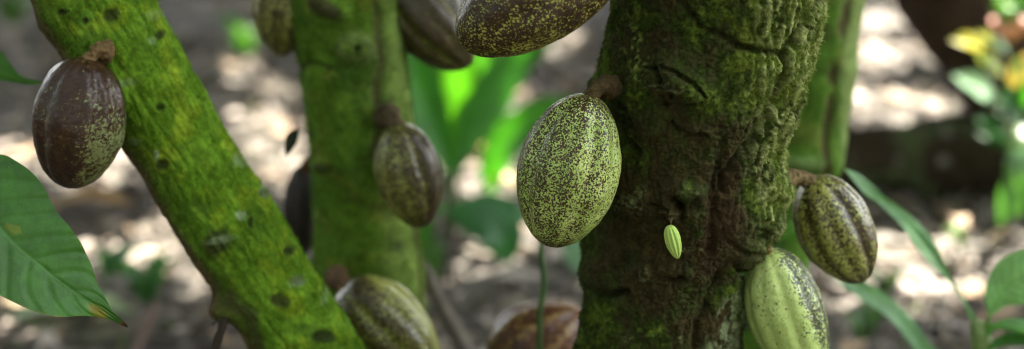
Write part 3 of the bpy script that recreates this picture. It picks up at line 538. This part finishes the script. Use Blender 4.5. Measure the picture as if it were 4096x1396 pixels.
tube('stem', [q + [0, 0, -.01], at(2370, 1080, q[1]), at(2360, 1000, q[1])], [.003, .003, .002], M_leafbg, tl, 16, 8, (.08, .14, .06))
leaf('leaf', [at(2390, 1110, q[1]), at(2350, 1040, q[1]), at(2310, 960, q[1]), at(2260, 880, q[1])], [.002, .026, .034, .026, .001], M_leafbg, tl, (.13, .22, .15), 40, 15, (0, -1, .6), .15, 8)
# ------------------------------------------------------------------ shrub with coloured leaves at the right edge
sh = empty('shrub', (*on_ground(4080, 860)[:2], 0), 'blurred shrub at the right edge with yellow, pink and bright green leaves', 'plant'); q = on_ground(4080, 860)
sh.location = Vector((float(q[0]), float(q[1]), 0)); bpy.context.view_layer.update(); sY = q[1] - .05
tube('stem', [q + [0, 0, -.02], at(4090, 600, sY), at(4060, 380, sY), at(4010, 200, sY), at(4030, 20, sY), at(4050, -150, sY)], [.010, .009, .008, .006, .005, .003], M_wood, sh, 60, 10, (.06, .05, .025))
LITP = []
def sl(a, b, w, col, lit=False, face=(0, -.7, .7), Y=None):
    Y = Y or sY - .06; mx_, my_ = (a[0] + b[0]) / 2, (a[1] + b[1]) / 2
    leaf('leaf', [at(*a, Y + .03), at(mx_ + (b[1] - a[1]) * .08, my_ - abs(b[0] - a[0]) * .08, Y), at(*b, Y)], [.002, w * .8, w, w * .7, .001], M_leafbg, sh, col, 24, 9, face, .2, 6)
    if lit: LITP.append((at(mx_, my_, Y), .085))
sl((3930, 190), (3800, 160), .020, (.40, .36, .02), True); sl((3990, 180), (3900, 130), .016, (.36, .34, .02)); sl((4010, 290), (3900, 215), .024, (.25, .28, .02))
sl((4030, 60), (4045, 160), .040, (.55, .20, .12), True); sl((4030, 30), (3985, -40), .03, (.12, .3, .02), True); sl((4030, 20), (4040, 90), .016, (.15, .32, .03)); sl((4020, 90), (3975, 60), .012, (.3, .12, .06))
sl((4030, 200), (3950, 150), .018, (.10, .18, .07)); sl((3990, 400), (3810, 300), .028, (.30, .46, .28), True); sl((4070, 440), (3960, 400), .014, (.04, .11, .03))
sl((4060, 560), (3900, 470), .026, (.02, .09, .012)); sl((4070, 480), (3980, 440), .02, (.02, .07, .012)); sl((4080, 600), (3900, 530), .022, (.018, .08, .012))
sl((4096, 330), (4080, 230), .022, (.13, .28, .09), True); sl((4096, 420), (4200, 300), .03, (.05, .15, .03)); sl((4096, 500), (4030, 330), .03, (.03, .10, .02))
sl((4090, 500), (4020, 600), .026, (.22, .3, .13), True); sl((4100, 560), (4050, 780), .034, (.10, .2, .07), True); sl((4100, 590), (4110, 780), .03, (.16, .25, .09)); sl((4090, 640), (4000, 900), .03, (.07, .15, .05))
sl((4040, 60), (4110, -10), .03, (.05, .14, .02)); sl((4040, 100), (3960, 10), .02, (.05, .08, .02)); sl((4060, 380), (4130, 200), .02, (.4, .2, .12))
# ------------------------------------------------------------------ fallen log, stick, weeds, single fallen leaves
la, lb = on_ground(3290, 835), on_ground(4300, 845)
lg = tube('fallen_log', [la + [0, .10, .075], (la + lb) / 2 + [0, .13, .07], lb + [0, .10, .08]], [.055, .085, .095], M_bark, None, 120, 80, (lambda V: mixc(mixc(rep((.030, .022, .012), len(V)), (.06, .075, .03), sm(fbm(V, 9, 3, 5), .0, .4)), (.16, .15, .12), sm(fbm(V, 22, 2, 6), .3, .5))), .030, 8)
tag(lg, 'dark rotting log lying on the ground across the right background', 'log')
sk = tube('dead_branch', [on_ground(1890, 1480) + [0, 0, .012], at(1800, 1290, 2.15), at(1730, 1150, 2.1), at(1690, 1060, 2.0)], [.011, .010, .009, .007], M_wood, None, 60, 14, (.15, .13, .10), .003)
tag(sk, 'bare grey-brown stick leaning against the right side of the upright trunk', 'stick')
ts = tube('dead_branch', [on_ground(520, 1500) + [0, 0, .01], on_ground(560, 1390) + [0, 0, .012], on_ground(625, 1290) + [0, 0, .03]], [.009, .009, .006], M_wood, None, 30, 12, (.09, .06, .04), .002)
tag(ts, 'short reddish stick lying on the ground right of the big leaf tip', 'stick')
def ground_leaf(px, py, ang, ln, w, col, label, lift=.012, face=(0, 0, 1.)):
    g = on_ground(px, py); d = np.array([math.cos(R(ang)), math.sin(R(ang)), 0]) * ln / 2
    o = leaf('fallen_leaf', [g - d + [0, 0, lift], g + [0, 0, lift * 2.5], g + d + [0, 0, lift]], [.002, w * .8, w, w * .75, .001], M_leafbg, None, col, 30, 11, face, .25, 8)
    return tag(o, label, 'fallen leaf', 'single fallen leaves')
ground_leaf(285, 1290, 10, .21, .055, (.30, .38, .20), 'pale green fallen leaf on the ground under the tip of the big dark leaf')
ground_leaf(365, 852, 4, .17, .045, (.32, .17, .05), 'tan orange fallen leaf on the ground just below the purple-brown pod')
ground_leaf(1880, 628, -5, .09, .035, (.50, .34, .05), 'yellow-orange fallen leaf in a sunlit patch left of the speckled pod')
ground_leaf(780, 975, 30, .06, .024, (.36, .36, .04), 'small yellow fallen leaf on the ground beside the slanting trunk')
ground_leaf(2010, 775, 0, .08, .03, (.5, .36, .10), 'light tan fallen leaf at the lower left of the speckled pod')
def weed(px, py, n, h, label, col, s=0):
    g = on_ground(px, py); e = empty('weed', g, label, 'plant', 'small weeds on the ground'); rd = random.Random(s + int(px))
    for k in range(n):
        a = rd.uniform(0, 6.28); l = h * rd.uniform(.6, 1.1); dx, dy = math.cos(a) * l * .6, math.sin(a) * l * .6
        leaf('leaf', [g, g + [dx * .4, dy * .4, l * .6], g + [dx, dy, l * .75]], [.002, h * .12, h * .16, h * .1, .001], M_leafbg, e, col, 12, 5, (0, -.6, 1), .2, 5)
weed(455, 1140, 7, .09, 'tuft of small green weeds right of the big dark leaf', (.04, .13, .03)); weed(590, 1215, 7, .10, 'tuft of small green weeds left of the slanting trunk near the bottom', (.05, .14, .03))
weed(980, 230, 8, .14, 'blurred pale green weed far behind, between the slanting and upright trunks', (.10, .2, .05)); weed(60, 120, 8, .16, 'blurred green weed far behind in the upper left corner', (.07, .13, .03))
weed(2075, 60, 6, .1, 'faint green weed far behind, left of the rough trunk', (.07, .12, .04)); weed(3420, 20, 7, .12, 'faint yellow-green weed far behind at the top, right of the slim trunk', (.14, .17, .04))
weed(3540, 1200, 7, .07, 'tuft of low green weeds on the litter between the two long blades', (.07, .12, .03)); weed(3850, 1010, 6, .06, 'small yellow-green weed right of the upper right pod', (.2, .28, .05))
weed(3450, 1370, 8, .07, 'low green weed at the bottom edge right of the lime green pod', (.06, .12, .03))
# ------------------------------------------------------------------ GROUND
def ground_h(P): return .022 * fbm(P, 1.3, 3, 500) + .008 * noise(P, 7, 510)
gx = np.r_[-60, -30, -15, -8, np.linspace(-4.5, 4.5, 260), 8, 15, 30, 60]; gy = np.r_[-40, -15, -6, -2, 0, np.linspace(1.2, 9, 260), 11, 15, 25, 50, 90]
X, Yg = np.meshgrid(gx, gy); Pg = np.stack([X.ravel(), Yg.ravel(), np.zeros(X.size)], 1); Pg[:, 2] = ground_h(Pg) - .012
t = NT('forest_soil'); o_ = t.obj(); n1 = t.noise(2.2, 5, .6, .2, o_); n2 = t.noise(14, 5, .65, .3, o_); n3 = t.noise(120, 4, .7, 0, o_)
c = t.mix(t.mapr(n1, .38, .62), (.085, .072, .052), (.155, .14, .112)); c = t.mix(t.mapr(n2, .45, .6), c, (.075, .062, .048)); c = t.mix(t.mapr(n3, .6, .72), c, (.26, .23, .19))
b = t.n('ShaderNodeBsdfPrincipled'); b.inputs['Roughness'].default_value = .9; t.l(c, b.inputs['Base Color']); nb = t.bump(n2, .8, .02); nb = t.bump(n3, .8, .004, nb); t.l(nb, b.inputs['Normal']); t.l(b.outputs[0], t.out.inputs[0])
tag(mesh('ground', Pg, grid_faces(len(gy), len(gx), False), t.m), kind='structure')
def scatter(name, n, xr, yr, size, cols, mat, flat=.5, curl=.5, dens=None, asp=(.35, .6)):
    """many small curled leaves in one mesh (4x3 quads each)"""
    x = rng.uniform(*xr, n); y = rng.uniform(*yr, n); c = np.stack([x, y, np.zeros(n)], 1)
    if dens is not None: k = dens(c); c = c[k]; n = len(c)
    L = size * rng.uniform(.5, 1.3, n); W = L * rng.uniform(*asp, n); a = rng.uniform(0, 2 * np.pi, n); tilt = rng.normal(0, flat * .5, n); roll = rng.normal(0, flat * .5, n)
    u = np.linspace(-.5, .5, 5); v = np.linspace(-.5, .5, 4); U, V_ = np.meshgrid(u, v, indexing='ij'); U = U.ravel(); V_ = V_.ravel()
    wd = np.array([.15, .8, 1, .75, .1])[np.repeat(np.arange(5), 4)]
    lx = U[None] * L[:, None]; ly = V_[None] * wd[None] * W[:, None]; cv = rng.normal(0, curl, n)[:, None]; cv2 = rng.normal(0, curl, n)[:, None]
    lz = cv * (lx ** 2) / L[:, None] * 1.6 + cv2 * (ly ** 2) / W[:, None] * 2
    x1 = lx * np.cos(tilt)[:, None] + lz * np.sin(tilt)[:, None]; z1 = -lx * np.sin(tilt)[:, None] + lz * np.cos(tilt)[:, None]
    y1 = ly * np.cos(roll)[:, None] + z1 * np.sin(roll)[:, None]; z2 = -ly * np.sin(roll)[:, None] + z1 * np.cos(roll)[:, None]
    gxx = x1 * np.cos(a)[:, None] - y1 * np.sin(a)[:, None]; gyy = x1 * np.sin(a)[:, None] + y1 * np.cos(a)[:, None]
    z0 = ground_h(c) - z2.min(1) * .8 + rng.uniform(-.008, .012, n)
    V = np.stack([c[:, :1] + gxx, c[:, 1:2] + gyy, z0[:, None] + z2], -1).reshape(-1, 3)
    f = grid_faces(5, 4, False); F = (f[None] + (np.arange(n) * 20)[:, None, None]).reshape(-1, 4)
    cc = np.array(cols)[rng.integers(0, len(cols), n)] * rng.uniform(.7, 1.25, (n, 1)); C = np.repeat(cc, 20, 0)
    return mesh(name, V, F, mat, None, col=C)
LC = [(.20, .17, .125), (.27, .225, .18), (.14, .115, .08), (.38, .325, .27), (.09, .075, .05), (.22, .195, .155), (.16, .14, .11), (.28, .20, .12), (.06, .045, .03)]
tag(scatter('leaf_litter', 7000, (-3.2, 3.4), (1.7, 7.5), .085, LC, M_litter, .22, .35), 'dry grey-brown and pinkish leaf litter covering the ground', 'leaf litter', kind='stuff')
tag(scatter('litter_scraps', 26000, (-2.2, 2.4), (1.7, 5.0), .022, LC + [(.10, .12, .04), (.06, .045, .03), (.05, .04, .03)], M_litter, .6, .7, asp=(.3, .9)), 'small scraps of dead leaves and crumbs of soil on the ground', 'litter scraps', kind='stuff')
# ------------------------------------------------------------------ CANOPY (above the frame) with gaps that let the sun reach the patches the photo shows
SUN_EL, SUN_AZ = R(56), R(28)           # azimuth from +Y towards +X
sd = np.array([math.cos(SUN_EL) * math.sin(SUN_AZ), math.cos(SUN_EL) * math.cos(SUN_AZ), math.sin(SUN_EL)])
PATCH = [(60, 400, 60, 22), (215, 440, 60, 24), (325, 385, 60, 24), (430, 572, 70, 26), (425, 640, 65, 26), (240, 612, 26, 16), (305, 622, 34, 16), (690, 345, 75, 30), (730, 405, 55, 40), (640, 300, 60, 16), (700, 232, 36, 12), (610, 165, 34, 16),
         (1200, 440, 110, 46), (1150, 400, 40, 24), (1250, 490, 80, 30), (1290, 575, 46, 30), (1170, 580, 40, 18), (1290, 650, 60, 30), (1225, 690, 55, 20), (1440, 560, 30, 30), (1460, 690, 40, 30), (2240, 55, 120, 26), (2290, 130, 110, 24), (2190, 150, 40, 14), (2290, 268, 170, 36), (2150, 240, 50, 20), (2450, 525, 26, 22),
         (2160, 540, 55, 22), (2220, 590, 60, 20), (2095, 640, 36, 26), (2330, 620, 44, 16), (2400, 600, 36, 18), (2230, 705, 45, 16), (2310, 745, 36, 20), (2420, 700, 30, 18), (2540, 618, 40, 20), (2540, 690, 40, 18), (2150, 750, 26, 20), (200, 285, 50, 10), (1290, 255, 30, 14), (1390, 100, 60, 8), (2350, 540, 30, 10), (1180, 640, 20, 16), (90, 770, 60, 12), (500, 700, 20, 14)]
PATCH = np.array(PATCH) * 1.59
LITP += [(at(1790, 300, 3.2), .05), (at(1850, 420, 3.2), .04), (at(3690, 960, 1.85), .02), (at(2000, 960, dY), .03)]
def canopy_pts(n, xr, yr):
    P = np.stack([rng.uniform(*xr, n), rng.uniform(*yr, n), rng.uniform(2.3, 3.3, n)], 1)
    S = P - sd * (P[:, 2:] / sd[2])
    px, py, z = project(S); keep = np.ones(n, bool)
    for (x, y, a, b_) in PATCH:
        mrg = .044 / np.maximum(z, .5) * 4096 / KW
        e = ((px - x) / (a * .9 + mrg)) ** 2 + ((py - y) / (b_ * .9 + mrg * .4)) ** 2; keep &= ~((e < 1) & (z > 0))
    for q, r in LITP:
        d = P - q; tt = d @ sd; dist = np.linalg.norm(d - tt[:, None] * sd, axis=1); keep &= ~((dist < r + .03) & (tt > 0))
    # sky openings: to the right of the trees and over the viewer
    hole = (P[:, 0] > .75 + .5 * np.maximum(P[:, 1] - 1.2, 0)) & (P[:, 1] < 2.3) & (P[:, 1] > -.3); hole |= (P[:, 0] > 2.4) & (P[:, 1] < 2.7) & (P[:, 1] > -1); keep &= ~(hole & (rng.uniform(0, 1, n) < .95))
    return P[keep]
CP = np.vstack([canopy_pts(70000, (-4.5, 6.5), (-3.5, 13)), canopy_pts(60000, (-2.4, 5), (1.6, 9.5))]); own = {}
trees = [(tree_main, (.25, 1.6, 1.75)), (tree_lean, (-.95, 1.68, 1.7)), (tree_mid, (-.2, 1.95, 1.8)), (tree_back, (.55, 2.1, 1.8)), (tree_far, (.3, 3.8, 2.1))]
hub = np.array([[.6, .6], [-3.0, 2.0], [-1.2, 4.5], [3.6, 2.8], [2.2, 8.0]])
near = np.argmin(((CP[:, None, :2] - hub[None]) ** 2).sum(2), 1)
def leaves_mesh(name, P, size, mat, parent, cols):
    n = len(P); L = size * rng.uniform(.7, 1.3, n); a = rng.uniform(0, 6.283, n); N = norm(np.stack([rng.normal(0, .45, n), rng.normal(0, .45, n), np.ones(n)], 1))
    D = np.stack([np.cos(a), np.sin(a), np.zeros(n)], 1); D = norm(D - (D * N).sum(1)[:, None] * N); S = np.cross(N, D)
    pr = [(-.5, 0, 0), (-.1, .28, .04), (.5, 0, -.06), (-.1, -.28, .04)]
    V = np.stack([P + D * (L * x)[:, None] + S * (L * y)[:, None] + N * (L * z)[:, None] for x, y, z in pr], 1).reshape(-1, 3)
    F = np.arange(n * 4).reshape(-1, 4)
    return mesh(name, V, F, mat, parent, col=np.repeat(np.array(cols)[rng.integers(0, len(cols), n)] * rng.uniform(.8, 1.2, (n, 1)), 4, 0), smooth=False)
for k, (tr, tp) in enumerate(trees):
    leaves_mesh('crown', CP[near == k], .13, M_canopy, tr, [(.04, .085, .02), (.055, .11, .02), (.035, .07, .02)])
    tp = np.array(tp); h3 = np.array([*hub[k], 2.8])
    for j in range(4):
        a = j * 1.6 + k; e = h3 + np.array([math.cos(a) * 1.4, math.sin(a) * 1.4, .1 * j])
        tube('limb', [tp - [0, 0, .12], tp + (e - tp) * .3 + [0, 0, .25], tp + (e - tp) * .65 + [0, 0, .15], e], [.05, .035, .022, .008], M_moss, tr, 30, 10, (.07, .09, .03), .004)
# unseen foliage ring added to block low skylight, left open to the right
n_ = 26000; az = rng.uniform(0, 2 * np.pi, n_); rad_ = rng.uniform(6.5, 9, n_); WP = np.stack([rad_ * np.sin(az), 3 + rad_ * np.cos(az) * 1.1, rng.uniform(.05, 3.6, n_)], 1)
WP = WP[~((WP[:, 1] > 6.5) & (rng.uniform(0, 1, len(WP)) < .75))]; deg_ = np.degrees(np.arctan2(WP[:, 0], WP[:, 1] - 1.5)); WP = WP[~((deg_ > 55) & (deg_ < 120)) & (WP[:, 2] > np.where(WP[:, 1] > 7, .0, .0))]
tag(leaves_mesh('screen_foliage', WP, .34, M_canopy, None, [(.04, .085, .02), (.055, .10, .02), (.035, .07, .02)]), 'unseen added green undergrowth all round the clearing', 'screen_foliage', kind='stuff')
# ------------------------------------------------------------------ LIGHT, SKY, CAMERA
w = bpy.data.worlds.new('World'); SC.world = w; w.use_nodes = True; nt = w.node_tree; bgn = nt.nodes['Background']
sky = nt.nodes.new('ShaderNodeTexSky'); sky.sky_type = 'NISHITA'; sky.sun_disc = False; sky.sun_elevation = SUN_EL; sky.sun_rotation = SUN_AZ; sky.dust_density = 3.0; sky.ozone_density = .6; sky.air_density = 1.0
hs = nt.nodes.new('ShaderNodeHueSaturation'); hs.inputs['Saturation'].default_value = .3
nt.links.new(sky.outputs[0], hs.inputs['Color']); nt.links.new(hs.outputs[0], bgn.inputs[0]); bgn.inputs[1].default_value = .15
sun = bpy.data.lights.new('sun', 'SUN'); sun.energy = 4.4; sun.angle = R(.53); sun.color = (1, .94, .86)
so = bpy.data.objects.new('sun', sun); COL.objects.link(so); so.rotation_euler = Vector([float(a) for a in sd]).to_track_quat('Z', 'Y').to_euler(); so.location = (3, 4, 8)
cam = bpy.data.cameras.new('camera'); co = bpy.data.objects.new('camera', cam); COL.objects.link(co); SC.camera = co
cam.sensor_width = 36; cam.lens = 36 / KW; co.location = (0, 0, CH); co.rotation_euler = (R(90) - PITCH, 0, 0); cam.clip_end = 300; cam.clip_start = .05
cam.dof.use_dof = True; cam.dof.focus_distance = 1.505; cam.dof.aperture_fstop = 2.15; cam.dof.aperture_blades = 0
SC.view_settings.view_transform = 'Standard'; SC.view_settings.look = 'None'; SC.view_settings.gamma = 1; SC.view_settings.exposure = 3.25
SC.render.engine = 'CYCLES'; SC.cycles.pixel_filter_type = 'BLACKMAN_HARRIS'; SC.cycles.filter_width = 1.1; SC.cycles.use_denoising = True; SC.cycles.max_bounces = 8; SC.cycles.diffuse_bounces = 4; SC.cycles.caustics_reflective = False; SC.cycles.caustics_refractive = False; SC.cycles.sample_clamp_indirect = 6
